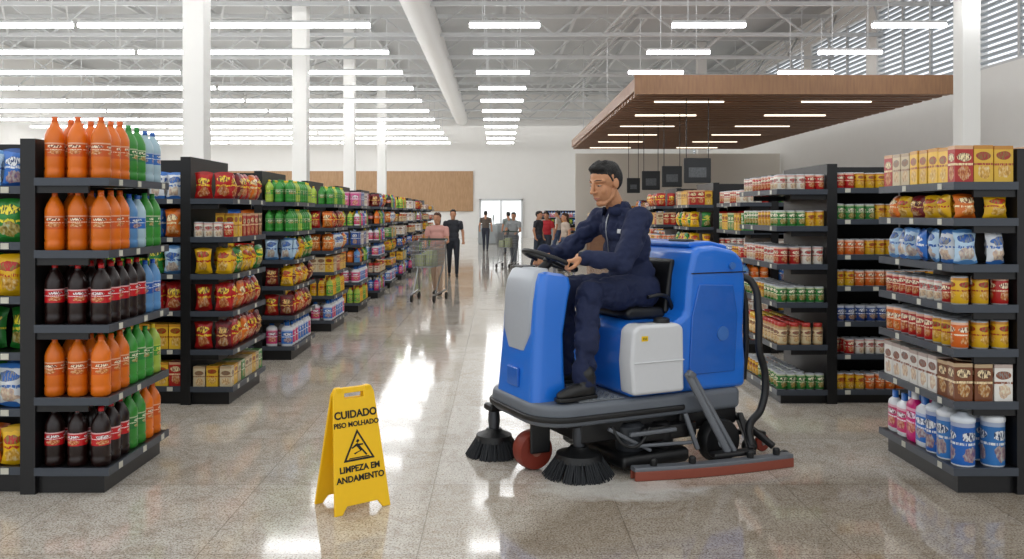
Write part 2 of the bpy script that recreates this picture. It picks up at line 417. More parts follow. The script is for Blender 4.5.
class MB:
    def __init__(s): s.V=[];s.F=[];s.C=[];s.A=[];s.U=[];s.S=[];s.n=0
    def add(s,t,loc,rz,sc,cols,tilt=0,seed=None):
        V,F,R,U,sm=TP[t]
        c,sn=math.cos(rz),math.sin(rz)
        P=V*np.array(sc)
        P[:,1]+=P[:,2]*tilt
        Q=np.empty_like(P); Q[:,0]=P[:,0]*c-P[:,1]*sn+loc[0]; Q[:,1]=P[:,0]*sn+P[:,1]*c+loc[1]; Q[:,2]=P[:,2]+loc[2]
        s.V.append(Q)
        o=s.n; s.n+=len(V)
        for f,r,u in zip(F,R,U):
            s.F.append(tuple(i+o for i in f)); s.S.append(sm)
            b,a=cols[r]
            s.C+= [(*b,1.0 if r==1 else 0.0)]*len(f); s.A+=[(*a,seed)]*len(f); s.U+=u
    def build(s,name,parent):
        if not s.F: return
        me=bpy.data.meshes.new(name); me.from_pydata(np.concatenate(s.V).tolist(),[],s.F)
        for nm,dat in (('Col',s.C),('Acc',s.A)):
            at=me.color_attributes.new(nm,'FLOAT_COLOR','CORNER')
            at.data.foreach_set('color',np.array(dat,dtype=np.float32).ravel())
        uv=me.uv_layers.new(name='UVMap'); uv.data.foreach_set('uv',np.array(s.U,dtype=np.float32).ravel())
        me.polygons.foreach_set('use_smooth',s.S)
        me.materials.append(PM); me.update()
        o=bpy.data.objects.new(name,me); COL.objects.link(o); o.parent=parent; return o
def P(t,w,d,h,*pal,run=2): 
    return dict(t=t,w=w,d=d,h=h,run=run,pal=[tuple(lin(x) for x in p) for p in pal])
cola=('1c0a08','c4141c','f4eeee','b81218'); orng=('e07010','cf560a','fbe6c8','d8600c'); lime=('3a9236','27803a','f2f4d0','2a8a36')
bluew=('5d93c8','1b57b0','e8eef6','1d56b8'); grape=('2b4d8c','2458a8','e8e0f8','1f4a98'); lemon=('a9c24a','4ba23a','f6f060','e8c820'); clear=('a9c4cf','2a6ab8','e8f0f4','2a60b0')
pinkd=('d21c74','d8287c','f8e0ee','f0f0f0'); whd=('e6eaf0','2b74c8','f2f4f8','2a6cc0'); blud=('2468c0','1f5fb8','f4f4f8','e8e8ee'); whd2=('eceef0','d23a74','f4f4f4','2a6cc0')
wipes=('e6eaf0','3f86d0','f4f6f8','e8ebee'); wipes2=('e6eaf0','2b6cc4','f4f6f8','dfe6ee')
cR=('b9bcc0','b81f1c','f2e2c0','c0c0c0'); cG=('b9bcc0','2f7d34','f0e8c8','c0c0c0'); cY=('b9bcc0','e0b01e','a01c18','c0c0c0'); cB=('b9bcc0','23407e','e8ecf2','c0c0c0'); cW=('b9bcc0','e8e2d4','b83028','c0c0c0'); cO=('b9bcc0','d9661c','f6ecd0','c0c0c0')
gR=('b81a1a','bc1e1c','f4d33a','9a1616'); gY=('ecb815','eebc1a','b82018','d8a810'); gG=('2b7f34','2f883a','f4e23c','207028'); gB=('2563b4','2a6cc0','f0f2f6','1d4c90'); gW=('dfe3e8','e4e8ec','2864b4','3a74be'); gO=('dd6c1a','e0741c','fbe9b8','b85410'); gK=('8a1c24','7a1820','e8c070','5c1018'); gLB=('8fb8dc','b8d4ea','2458a8','5a90c8')
bR=('a82018','b0241c','f2e2b0','a02018'); bY=('e3b534','e8ba38','a03020','d0a028'); bBr=('6b3a22','7a4628','f0dcb0','502818'); bW=('e6e2da','ece8e0','8a4a2c','d8d4cc'); bBe=('cdb994','d6c4a0','8a5a3a','c0ab84'); bG=('3a7c3c','3f8a42','f0ead0','30682f'); bB=('2a4f94','2e58a4','eef0f4','22407a'); bP=('c84a80','d05890','f8eef2','a83a68')
jBe=('c79a62','e2cfa4','8c3c24','b8342a'); jR=('a83018','e8e0cc','b82c20','c0281e'); jO=('d88a2c','eed8a0','a84a18','d8b030')
S=dict(
 cola=P('bottle',.098,.1,.315,cola), orng=P('bottle',.098,.1,.315,orng), lime=P('bottle',.098,.1,.315,lime),
 blue=P('bottle',.095,.095,.30,bluew,clear), grape=P('bottle',.095,.095,.30,grape), lemon=P('bottle',.095,.095,.29,lemon,lime),
 mixb=P('bottle',.09,.09,.25,lime,bluew,orng,cola,lemon),
 greenb=P('bottle',.085,.085,.22,lime,lemon,lime), 
 can_r=P('can',.074,.074,.115,cR,cR,cW,run=3), can_g=P('can',.074,.074,.12,cG,cG,cY,run=4), can_y=P('can',.074,.074,.12,cY,cO,run=4),
 can_b=P('can',.078,.078,.12,cB,cW,cB,run=3), can_w=P('can',.078,.078,.135,cW,cR,run=3), can_o=P('can',.084,.084,.145,cR,cO,cY,cR,run=2), can_m=P('can',.075,.075,.12,cG,cR,cY,cB,cW,run=3),
 jar_be=P('jar',.076,.076,.165,jBe,jBe,jO,run=4), jar_r=P('jar',.08,.08,.16,jR,jBe,run=3), jar_m=P('jar',.08,.08,.16,jO,jR,jBe),
 bag_r=P('bag',.13,.075,.21,gR,gR,gK,gR,gR,gO,run=1), bag_y=P('bag',.125,.075,.20,gY,gY,gG,gY,run=1), bag_g=P('bag',.14,.08,.22,gG,gG,gLB,gY,run=2),
 bag_b=P('bag',.12,.07,.20,gB,gLB,gW,gLB,run=1), bag_o=P('bag',.13,.075,.20,gY,gO,gY,gY,gK,run=1), bag_w=P('bag',.13,.08,.21,gW,gW,gO,run=2), bag_m=P('bag',.14,.08,.22,gR,gG,gB,gO,gY,run=1),
 bag_k=P('bag',.14,.08,.22,gK,gB,gR,run=2), bag_gy=P('bag',.16,.09,.25,gG,gW,gG,gY,run=1), 
 box_r=P('box',.10,.07,.18,bR,bR,bBr,bY,run=2), box_y=P('box',.10,.07,.19,bY,bY,bBe,bR,run=2), box_yy=P('box',.10,.07,.19,bY,bY,bY,bR,run=1), box_be=P('box',.09,.08,.15,bBe,bBe,bY,bBe,bG,run=1), box_w=P('box',.095,.08,.19,bW,bBr,bW,bW,run=2), box_b=P('box',.11,.07,.19,bB,bW,run=2), box_g=P('box',.11,.07,.18,bG,bY,run=2),box_p=P('box',.13,.08,.2,bP,bB,bW),
 jug_d=P('jug',.125,.10,.28,pinkd,pinkd,whd,run=1), jug_w=P('jug',.11,.09,.24,whd,whd2,whd), wipes=P('tub',.115,.115,.27,wipes,wipes2,run=1), sqz=P('sqz',.085,.06,.22,pinkd,blud,whd2,lemon,run=2), sqz_y=P('sqz',.085,.06,.24,lemon,('f0c020','e8b010','c02020','c82020'),run=3),
)
ALL=list(S.keys())
def put(mb,spec,k,loc,rz,hmax):
    b,l,a,c=spec['pal'][(k//spec['run'])%len(spec['pal'])]
    h=min(spec['h'],hmax-.02)*random.uniform(.96,1.0)
    v=random.uniform(.85,1.06)
    l=tuple(min(1,x*v) for x in l); b=tuple(min(1,x*v) for x in b)
    cols={0:(b,b),1:(l,a),2:(c,c)}
    t=spec['t']; j=.06; tl=0; w=1
    if t=='bag': t='bag%d'%random.randrange(3); j=.25; tl=random.uniform(-.12,.16); w=random.uniform(.95,1.12)
    if t=='bottle': j=.5
    sd=((k//spec['run'])*.173+spec['w']*3.1+len(spec['pal'])*.07)%.9+.05
    mb.add(t,loc,rz+random.uniform(-j,j),(spec['w']*.485*w,spec['d']*.485,h),cols,tl,sd)
def fill(mb,spec,org,along,inward,length,rows,z,hmax,k0=0):
    n=max(1,int(length/spec['w']+.35)); pit=length/n
    rz=math.atan2(-inward[1],-inward[0])+pi/2
    for i in range(n):
        for j in range(rows):
            if j>0 or random.random()>.03 or k0<0:
                x=org[0]+along[0]*(i+.5)*pit+inward[0]*(j+.5)*spec['d']*1.03
                y=org[1]+along[1]*(i+.5)*pit+inward[1]*(j+.5)*spec['d']*1.03
                put(mb,spec,i+abs(k0),(x,y,z),rz,hmax)
def gondola(side,xa,y0,dep,endw,zs,ztop,end,main,mlen,mzs=None,far=False):
    p=empty('supermarket_shelf')
    s=side
    xp=xa+s*endw
    def bx(xa_,xb_,*r):
        return (min(xa_,xb_),max(xa_,xb_),*r)
    y1=y0+dep; ym=(y0+y1)/2
    fr=[bx(xp,xp+s*.075,y0,y1,0,ztop)]
    rl=[];tags=[]
    xe=xp+s*.075; xm=xe+s*mlen
    fr.append(bx(xe,xm,ym-.02,ym+.02,0,ztop)); fr.append(bx(xm,xm+s*.05,y0+.02,y1-.02,0,ztop))
    for i,z in enumerate(zs):
        if i==0: fr.append(bx(xa+s*.03,xp,y0+.03,y1-.03,0,z-.02)); 
        fr.append(bx(xa,xp,y0,y1,z-.026,z))
        rl.append(bx(xa-s*.012,xa,y0-.012,y1,z-.034,z+.005)); rl.append(bx(xa,xp,y0-.012,y0,z-.034,z+.005))
        if i>0:
            fr.append(bx(xa+s*.1,xp,y0+.01,y0+.03,z-.07,z-.028)); fr.append(bx(xa+s*.1,xp,y1-.03,y1-.01,z-.07,z-.028))
        yy=y0+.1
        while yy<y1-.08:
            tags.append(bx(xa-s*.015,xa-s*.011,yy,yy+.04,z-.03,z)); yy+=random.uniform(.2,.5)
    for i,z in enumerate(mzs or zs):
        if i==0: fr.append(bx(xe,xm,y0+.05,y1-.05,0,z-.02))
        fr.append(bx(xe,xm,y0+.02,y1-.02,z-.026,z)); rl.append(bx(xe,xm,y0+.008,y0+.02,z-.034,z+.005))
        xx=.06
        while xx<mlen-.1:
            tags.append(bx(xe+s*xx,xe+s*(xx+.04),y0+.004,y0+.008,z-.03,z)); xx+=random.uniform(.2,.5)
    boxes('frame',fr,black,p); boxes('price_rails',rl,rail,p); boxes('price_tags',tags,mat('price_tag_paper','c8c6b8',.6,vary=.3,bscale=9),p)
    mb=MB()
    for i,z in enumerate(zs):
        hm=(zs[i+1]-z-.03) if i+1<len(zs) else .5
        e=end[i%len(end)]
        if isinstance(e,str): e=(e,[e])
        a=S[e[0]]
        fill(mb,a,(xa+s*.005,y0+.015),(s,0),(0,1),endw-.01,1,z,hm,k0=-i-1)
        L=dep-.02-a['d']-.01; seq=e[1]; seg=L/len(seq); yy=y0+.02+a['d']*1.03
        for q in seq:
            sp=S[q]; fill(mb,sp,(xa+s*.012,yy),(0,1),(s,0),seg,3 if sp['t'] in('bottle','can','jar','tub') and not far else 2,z,hm,k0=-i-2); yy+=seg
    ms=mzs or zs
    for i,z in enumerate(ms):
        hm=(ms[i+1]-z-.03) if i+1<len(ms) else .5
        e=main[i%len(main)]
        fill(mb,S[e],(xe if s>0 else xm,y0+.03),(1,0),(0,1),mlen,2,z,hm,k0=i*3+1)
    mb.build('packaged_goods',p)
    return p
Z5=[.13,.48,.84,1.21,1.57]
gondola(-1,-1.94,4.24,.76,.36,Z5,1.77,
  [('cola',['cola','lime','orng']),('orng',['orng','lime','lemon']),('cola',['cola','cola','blue']),('orng',['orng','blue','lime']),('orng',['orng','lime','blue'])],
  ['bag_o','bag_gy','bag_g','bag_gy','bag_gy','bag_b'],1.6,[.13,.42,.70,.98,1.25,1.53])
gondola(-1,-1.94,6.22,.86,.30,[.13,.40,.68,.95,1.22,1.50],1.81,
  ['box_be','bag_r','bag_r','bag_y',('can_r',['box_r']),('bag_r',['bag_r'])],
  ['box_r','box_y','bag_k','bag_g','bag_m','bag_w'],1.6)
gondola(-1,-1.94,8.1,.9,.30,[.13,.42,.70,.95,1.22,1.50],1.80,
  [('jug_w',['jug_w']),'bag_r','bag_o','bag_g','greenb','greenb'],['bag_m','box_r'],1.6)
pool=[['sqz_y','bag_y','can_y'],['jug_w','box_b','sqz'],['bag_w','box_w','can_w'],['bag_r','bag_k','box_r'],['mixb','greenb','box_g'],['can_m','jar_m','box_y','sqz']]
yy=10.05
for k in range(9):
    sel=[random.choice(random.choice(pool)) for _ in range(6)]
    if k==0: sel=['jug_w','sqz_y','box_y','bag_w','bag_r','greenb']
    if k==1: sel=['sqz_y','jug_w','mixb','box_b','sqz','box_p']
    gondola(-1,-1.94+(0.0 if k<3 else -.05),yy,.9,.3,[.13,.42,.70,.95,1.22,1.50],1.78,sel,[random.choice(ALL[7:]) for _ in range(5)],1.2,far=True)
    yy+=1.95
gondola(1,2.27,4.24,.82,.31,[.13,.46,.72,.94,1.14,1.37,1.55],1.72,
  [('wipes',['wipes','jug_d','jug_w']),('box_w',['box_w']),'can_o',('can_o',['can_r']),('bag_b',['bag_b']),('bag_o',['bag_o']),('box_yy',['box_y'])],
  ['wipes','box_w','can_o','can_r','bag_b','bag_o','box_yy'],1.5)
gondola(1,2.05,6.25,.95,.36,[.10,.43,.74,1.02,1.30,1.57],1.76,
  ['can_g','jar_be','can_g','can_w','can_g',('can_r',['can_r'])],
  ['can_y','can_r','can_b','can_y','can_y','can_g','can_m'],2.4,[.10,.36,.60,.86,1.09,1.35,1.58])
for k,(x,y) in enumerate([(2.42,8.5),(2.4,10.7),(2.42,13.0),(3.0,15.6),(3.3,18.4),(3.6,21.5),(3.9,25)]):
    sel=[random.choice(random.choice(pool)) for _ in range(6)]
    if k==1: sel=['box_y','box_y','sqz_y','bag_y','bag_y','box_y']
    gondola(1,x,y,.9,.3,[.13,.42,.70,.95,1.22,1.50],1.78,sel,[random.choice(ALL[7:]) for _ in range(5)],1.8 if k<4 else 3,far=True)
for x,y in [(1.6,34),(-6.0,34.5),(4.5,36)]:
    gondola(1,x,y,.9,.3,[.13,.42,.70,.95,1.22],1.5,['sqz','can_m','bag_m','box_p','mixb'],['bag_y','box_r','can_m','bag_m','jug_w'],2.6,far=True)

# ---------------------------------------------------------------- wet floor sign
sg=empty('wet_floor_sign',(-.70,4.10,0),math.radians(36))
H=.565; tilt=math.atan2(.105,H)
def signpanel(name,sgn):
    L=H/math.cos(tilt)
    out=[(-.145,0),(-.105,0),(-.08,.035),(.08,.035),(.105,0),(.145,0),(.108,L-.03),(.094,L),(-.094,L),(-.108,L-.03)]
    hole=[(-.05,L-.05),(.05,L-.05),(.05,L-.025),(-.05,L-.025)]
    bm=bmesh.new()
    def loop(pts): 
        vs=[bm.verts.new((x,0,t)) for x,t in pts]; return [bm.edges.new((vs[i],vs[(i+1)%len(vs)])) for i in range(len(vs))]
    es=loop(out)+loop(hole)
    bmesh.ops.triangle_fill(bm,use_beauty=True,edges=es)
    me=bpy.data.meshes.new(name); bm.to_mesh(me); bm.free()
    o=bpy.data.objects.new(name,me); COL.objects.link(o); o.parent=sg; me.materials.append(signy)
    so=o.modifiers.new('s','SOLIDIFY'); so.thickness=.014; so.offset=0
    bv=o.modifiers.new('b','BEVEL'); bv.width=.003; bv.segments=2
    o.location=(0,sgn*.11,0); o.rotation_euler=(sgn*tilt,0,0)
    return o,L
f,L=signpanel('front_panel',-1); b_,_=signpanel('back_panel',1)
Mf=Matrix.Translation((0,-.11,0))@Matrix.Rotation(-tilt,4,'X')
def on(x,t,off=.0085): return Mf@Matrix.Translation((x,-off,t))@Matrix.Rotation(pi/2,4,'X')
text('label_text',"CUIDADO",.048,inkm,sg,on(0,.448),bold=.0016)
text('label_text',"PISO MOLHADO",.032,inkm,sg,on(0,.402),bold=.001)
text('label_text',"LIMPEZA EM",.039,inkm,sg,on(0,.198),bold=.0013)
text('label_text',"ANDAMENTO",.039,inkm,sg,on(0,.153),bold=.0013)
def flat(name,polys,m,off):
    V=[];F=[]
    for p in polys:
        o=len(V); V+=[Mf@Vector((x,-off,t-.012)) for x,t in p]; F.append(tuple(range(o,o+len(p))))
    return mobj(name,V,F,m,sg)
tri=[(-.082,.245),(.082,.245),(0,.39)]; c=(0,.293)
flat('triangle_border',[tri],inkm,.0078)
flat('triangle_inner',[[(c[0]+(x-c[0])*.80,c[1]+(t-c[1])*.80) for x,t in tri]],signy,.0086)
dz=-.018
flat('slipping_figure',[[(x,t+dz) for x,t in q] for q in [[(-.012,.352),(.0,.362),(.008,.354),(-.002,.343)],
   [(-.016,.338),(-.004,.344),(.022,.312),(.010,.303)],[(.010,.303),(.022,.312),(-.02,.292),(-.028,.298)],[(.012,.312),(.022,.312),(.044,.285),(.036,.281)],
   [(-.012,.34),(-.036,.325),(-.034,.319),(-.008,.33)],[(-.004,.34),(.026,.338),(.025,.331),(0,.33)],[(-.055,.274),(.055,.274),(.05,.279),(-.05,.279)]]],inkm,.0094)
boxes('hinge_bars',[(-.09,-.06,-.016,.016,H-.035,H+.004),(.06,.09,-.016,.016,H-.035,H+.004)],signy,sg,bevel=.004)

# ---------------------------------------------------------------- floor scrubber
TH=math.radians(25); OO=(.22,4.33,0)
sc=empty('ride_on_floor_scrubber',OO,TH)
W=.75;Lg=1.35
def rrect(x0,x1,y0,y1,rs,n=7):
    pts=[]
    cs=[(x0,y0,pi,rs[0]),(x1,y0,1.5*pi,rs[1]),(x1,y1,0,rs[2]),(x0,y1,.5*pi,rs[3])]
    for cx,cy,a0,r in cs:
        ox=cx+(r if cx==x0 else -r); oy=cy+(r if cy==y0 else -r)
        for i in range(n+1):
            a=a0+pi/2*i/n; pts.append((ox+r*math.cos(a),oy+r*math.sin(a)))
    return pts
def plate_obj(name,pts,z0,z1,m,bevel=.015):
    n=len(pts); V=[(x,y,z0) for x,y in pts]+[(x,y,z1) for x,y in pts]
    F=[tuple(range(n))[::-1],tuple(range(n,2*n))]+[(i,(i+1)%n,(i+1)%n+n,i+n) for i in range(n)]
    return mobj(name,V,F,m,sc,bevel=bevel)
plate_obj('deck',rrect(0,Lg-.05,0,W,(.2,.05,.05,.2)),.285,.405,dgray,.03)
plate_obj('deck_bumper',rrect(-.02,.9,-.016,W+.016,(.22,.03,.03,.22)),.315,.345,blackp,.01)
box('tread_plate',.24,.52,.03,W-.03,.405,.412,plate,sc,bevel=.003,segs=1)
V=[];F=[]
for i in range(12):
    for j in range(26):
        x=.255+i*.022; y=.05+j*.026
        a=.009; s=1 if (i+j)%2 else -1
        o=len(V); V+=beam_verts((x-a*.7,y-a*.7*s,.414),(x+a*.7,y+a*.7*s,.414),.005,.005); F+=[tuple(q+o for q in f_) for f_ in BF]
mobj('tread_studs',V,F,plate,sc)
def loft(name,secs,m,parent=sc):
    V=[];F=[];n=len(secs[0][0])
    for pts,z in secs: V+=[(x,y,z) for x,y in pts] if not callable(z) else [(x,y,z(x,y)) for x,y in pts]
    for j in range(len(secs)-1):
        for k in range(n):
            k2=(k+1)%n; F.append((j*n+k,j*n+k2,(j+1)*n+k2,(j+1)*n+k))
    F.append(tuple(range(n))[::-1]); F.append(tuple((len(secs)-1)*n+k for k in range(n)))
    o=mobj(name,V,F,m,parent); return sm_auto(o,.7)
def shr(x0,x1,hw,r): return rrect(x0,x1,.365-hw,.365+hw,(r,r*.6,r*.6,r))
loft('steering_shroud',[(shr(.02,.23,.235,.05),.40),(shr(.03,.22,.225,.05),.55),(shr(.045,.22,.215,.05),.75),(shr(.055,.25,.215,.05),.93),
     (shr(.07,.27,.21,.05),lambda x,y:1.03-(x-.07)*.12),(shr(.09,.265,.20,.05),lambda x,y:1.08-(x-.07)*.15),(shr(.12,.24,.17,.04),lambda x,y:1.095-(x-.07)*.15)],blue)
loft('shroud_front_panel',[(shr(.030,.10,.10,.03),.66),(shr(.030,.12,.16,.03),.76),(shr(.040,.15,.17,.03),.95),(shr(.055,.16,.17,.03),1.03),(shr(.08,.16,.16,.03),1.085),(shr(.11,.16,.14,.02),1.10)],grayp)
box('shroud_grille',.012,.03,.30,.43,.46,.56,mat('scrubber_blue_panel','125fbc',.3,coat=.4),sc,bevel=.006)
curve('steering_column',[(.17,.365,1.05),(.20,.365,1.09),(.245,.37,1.125)],.026,blackp,sc)
wc=Vector((.25,.372,1.135)); wt=math.radians(22); R=.155
def rim(a): return wc+Vector((R*math.cos(a)*math.cos(wt),R*math.sin(a),-R*math.cos(a)*math.sin(wt)))
curve('steering_wheel',[rim(2*pi*k/24) for k in range(24)],.013,blackp,sc,cyclic=True)
for a in (0.2,2.3,4.0): curve('wheel_spoke',[wc,rim(a)],.01,blackp,sc,bez=False)
lathe_obj('wheel_hub',[(.001,-.02),(.035,-.015),(.04,.005),(.03,.015),(.001,.018)],blackp,sc,tuple(wc))
box('control_panel',.10,.19,.42,.54,1.07,1.105,blackp,sc,bevel=.01)
rear=[(.54,.405),(.535,.66),(.56,.77),(.62,.80),(.86,.80),(.915,.84),(.935,1.05),(.965,1.17),(1.0,1.21),(1.12,1.215),(1.27,1.185),(1.33,1.13),(1.345,.98),(1.33,.72),(1.345,.55),(1.34,.40)]
prism('rear_body',rear,.015,W-.015,blue,sc,bevel=.035,segs=4)
prism('recovery_tank_lid',[(.985,1.205),(.99,1.235),(1.13,1.24),(1.25,1.215),(1.27,1.185)],.08,W-.08,blue,sc,bevel=.012)
prism('body_side_recess',[(.93,.50),(.95,.82),(1.0,1.0),(1.24,.99),(1.27,.82),(1.25,.50)],.005,.02,MC['scrubber_blue_panel'],sc,bevel=.006)
box('lid_seam',.955,1.335,.010,.02,1.06,1.066,blackp,sc)
prism('clean_water_tank',[(.535,.425),(.52,.60),(.535,.77),(.575,.80),(.83,.80),(.865,.775),(.87,.425)],-.035,.10,whitep,sc,bevel=.028,segs=4)
lathe_obj('tank_cap',[(.045,0),(.045,.02),(.03,.028),(.001,.028)],blackp,sc,(.76,.03,.80))
curve('tank_rib',[(.54,-.037,.60),(.86,-.037,.60)],.004,whitep,sc,bez=False)
box('sticker',.585,.625,-.0375,-.034,.715,.742,sticker,sc)
text('sticker_text','850',.018,inkm,sc,Matrix.Translation((.605,-.038,.728))@Matrix.Rotation(pi/2,4,'X'))
lathe_obj('round_badge',[(.001,-.003),(.04,-.002),(.04,.01),(.001,.011)],mat('badge_grey','3a6fb8',.4),sc,(1.16,0,.72),'y')
lathe_obj('round_badge',[(.001,-.003),(.02,-.002),(.02,.01),(.001,.011)],mat('badge_grey','3a6fb8',.4),sc,(1.23,0,1.1),'y')
boxes('latches',[(1.34,1.365,.12,.17,1.0,1.09),(1.335,1.36,.5,.55,1.0,1.09)],blackp,sc,bevel=.006)
box('control_box',1.0,1.06,.12,.3,1.215,1.25,blackp,sc,bevel=.01)
prism('seat_cushion',[(.64,.80),(.62,.845),(.66,.87),(.88,.865),(.90,.80)],.17,.58,blackp,sc,bevel=.022)
prism('seat_backrest',[(.88,.83),(.925,.82),(.97,1.10),(.955,1.14),(.925,1.13)],.17,.58,blackp,sc,bevel=.02)
curve('armrest_rail',[(.93,.15,.84),(.86,.13,.93),(.74,.13,.93)],.012,blackp,sc)
def wheel(name,x,y,z,r,w,m1,m2):
    lathe_obj(name,[(r*.55,0),(r*.92,0),(r,w*.2),(r,w*.8),(r*.92,w),(r*.55,w)],m1,sc,(x,y,z),'y')
    lathe_obj(name+'_hub',[(.001,-.004),(r*.25,-.006),(r*.3,.004),(r*.56,.008),(r*.56,w-.008),(.001,w-.005)],m2,sc,(x,y,z),'y')
wheel('rear_wheel',1.12,-.05,.125,.125,.09,blackp,grayp)
wheel('rear_wheel_far',1.12,W-.09,.125,.125,.09,blackp,grayp)
wheel('front_wheel',.12,.28,.105,.105,.10,wheelred,mat('rust_hub','8c5a4a',.5))
box('front_wheel_fork',.07,.19,.25,.27,.10,.30,black,sc,bevel=.01)
boxes('chassis',[(.28,1.25,.08,W-.08,.17,.29),(.62,.98,.0,.1,.16,.24),(.90,1.3,.05,.12,.19,.285)],black,sc,bevel=.01)
boxes('scrub_head',[(.48,.92,-.02,W-.1,.03,.11)],blackp,sc,bevel=.02)
lathe_obj('scrub_motor',[(.075,0),(.08,.01),(.08,.13),(.06,.15)],dmetal,sc,(.60,.10,.11))
lathe_obj('scrub_motor',[(.06,0),(.065,.01),(.065,.12),(.04,.14)],black,sc,(.78,.06,.11))
beams('linkages',[((.40,.0,.26),(.66,-.01,.12),.02),((.52,-.02,.22),(.82,-.02,.22),.022),((.5,-.02,.16),(.92,-.03,.14),.018),((.88,-.02,.30),(.95,-.04,.10),.025)],gmetal,sc,bevel=.004)
curve('hydraulic_hose',[(.42,0,.27),(.47,-.03,.18),(.56,-.03,.16),(.66,.0,.24)],.009,blackp,sc)
def brush(x,y,r):
    lathe_obj('brush_disc',[(.001,.155),(r*.25,.155),(r*.32,.14),(r*.62,.12),(r*.66,.085),(r*.5,.08)],blackp,sc,(x,y,0))
    lathe_obj('brush_spindle',[(.03,.15),(.035,.2),(.03,.29)],dmetal,sc,(x,y,0))
    V=[];F=[]
    rnd=random.Random(5)
    for k in range(520):
        a=rnd.uniform(0,2*pi); r0=r*rnd.uniform(.35,.64); r1=r*(.70+.30*(r0/r-.35)/.29)*rnd.uniform(.94,1.02); a1=a+rnd.uniform(-.06,.06)
        o=len(V); V+=beam_verts((x+r0*math.cos(a),y+r0*math.sin(a),.10),(x+r1*math.cos(a1),y+r1*math.sin(a1),.002),.005); F+=[tuple(i+o for i in f_) for f_ in BF]
    mobj('brush_bristles',V,F,bristle,sc)
brush(.29,.12,.195); brush(.04,.66,.165)
boxes('brush_arm',[(.2,.38,.08,.16,.26,.30),(-.01,.13,.60,.70,.26,.30)],black,sc,bevel=.01)
A=Vector((.50,-.085,0));B=Vector((1.44,-.235,0))
def sq(t,off=0):
    p=A.lerp(B,t); n=Vector((.15,.94,0)).normalized(); return p-n*(.03*math.sin(pi*t))+n*off
def ribbon(name,z0,z1,th,m,off=0):
    V=[];F=[];n=16
    for i in range(n+1):
        t=i/n; a=sq(t,off-th/2);b=sq(t,off+th/2)
        V+=[(a.x,a.y,z0),(b.x,b.y,z0),(b.x,b.y,z1),(a.x,a.y,z1)]
    for i in range(n):
        for k in range(4): F.append((i*4+k,i*4+(k+1)%4,i*4+4+(k+1)%4,i*4+4+k))
    F+=[(0,1,2,3),(n*4,n*4+1,n*4+2,n*4+3)]
    mobj(name,V,F,m,sc,bevel=.003,segs=1)
ribbon('squeegee_blade',0.001,.050,.016,rubber,-.018); ribbon('squeegee_rear_blade',0.001,.045,.012,rubber,.035); ribbon('squeegee_body',.045,.070,.06,gmetal,.008)
beams('squeegee_arm',[((.875,-.045,.53),(1.08,-.14,.09),.026,.04),((.92,-.045,.50),(1.125,-.14,.09),.022,.03),((.875,-.05,.53),(.92,-.05,.50),.04)],gmetal,sc,bevel=.008)
beams('squeegee_mount',[((.98,-.12,.085),(1.24,-.155,.085),.07,.025),((1.24,-.14,.09),(1.32,.05,.24),.035),((1.3,.1,.24),(1.42,-.12,.08),.035)],black,sc,bevel=.006)
for t in (.12,.35,.72,.9):
    q=sq(t,.01); lathe_obj('squeegee_knob',[(.018,0),(.02,.008),(.02,.03),(.012,.038)],blackp,sc,(q.x,q.y,.070),n=12)
q=sq(1.0,.05); lathe_obj('squeegee_roller',[(.03,0),(.035,.005),(.035,.025),(.03,.03)],blackp,sc,(q.x+.0,q.y,.035),'y',n=16)
wheel('rear_caster',1.38,.02,.05,.05,.03,blackp,metal); wheel('rear_caster',1.50,.05,.05,.05,.03,wheelred,metal)
beams('caster_bracket',[((1.3,.05,.24),(1.38,.035,.06),.03),((1.3,.1,.13),(1.52,.065,.10),.04,.03)],black,sc,bevel=.004)
curve('recovery_hose',[(1.33,.06,1.04),(1.385,.02,1.0),(1.40,-.02,.82),(1.395,-.03,.62),(1.44,-.03,.46),(1.40,-.04,.28),(1.30,-.06,.20),(1.25,-.13,.10)],.022,blackp,sc)
curve('drain_hose',[(1.35,.2,1.08),(1.42,.16,.98),(1.43,.12,.7),(1.41,.12,.42)],.018,blackp,sc)

# ---------------------------------------------------------------- operator
op=empty('machine_operator',OO,TH)
sh_n=(.72,.190,1.36); sh_f=(.70,.55,1.36)
el_n=(.555,.105,1.12); wr_n=(.365,.195,1.155)
el_f=(.47,.60,1.16); wr_f=(.31,.545,1.175)
uni=[('e',(.80,.37,.955),(.145,.175,.115)),('e',(.79,.37,1.06),(.118,.15,.15)),('e',(.757,.37,1.20),(.118,.166,.16)),('e',(.722,.37,1.305),(.103,.178,.105)),
 ('ch',[(.72,.25,1.36,.060),(.685,.37,1.40,.053),(.72,.49,1.36,.060)]),
 ('ch',[(*sh_n,.074),((sh_n[0]+el_n[0])/2,.135,1.245,.060),(*el_n,.050),((el_n[0]+wr_n[0])/2,.145,1.138,.045),(*wr_n,.034)]),
 ('ch',[(*sh_f,.074),((sh_f[0]+el_f[0])/2,.58,1.265,.060),(*el_f,.049),((el_f[0]+wr_f[0])/2,.575,1.17,.044),(*wr_f,.034)]),
 ('ch',[(.80,.285,.945,.104),(.62,.245,.95,.090),(.42,.205,.955,.074),(.40,.195,.93,.072),(.345,.14,.72,.066),(.315,.105,.50,.056)]),
 ('ch',[(.80,.455,.945,.104),(.62,.48,.95,.088),(.44,.50,.95,.072),(.42,.50,.92,.070),(.42,.50,.72,.064),(.42,.495,.50,.056)]),
]
uo=blob('uniform',uni,navy,op,.007,7)
tx=bpy.data.textures.new('cloth_folds','MARBLE'); tx.noise_scale=.11; tx.turbulence=9; tx.noise_depth=2; tx.marble_type='SHARP'
dm=uo.modifiers.new('folds','DISPLACE'); dm.texture=tx; dm.strength=.022; dm.mid_level=.5; dm.texture_coords='LOCAL'
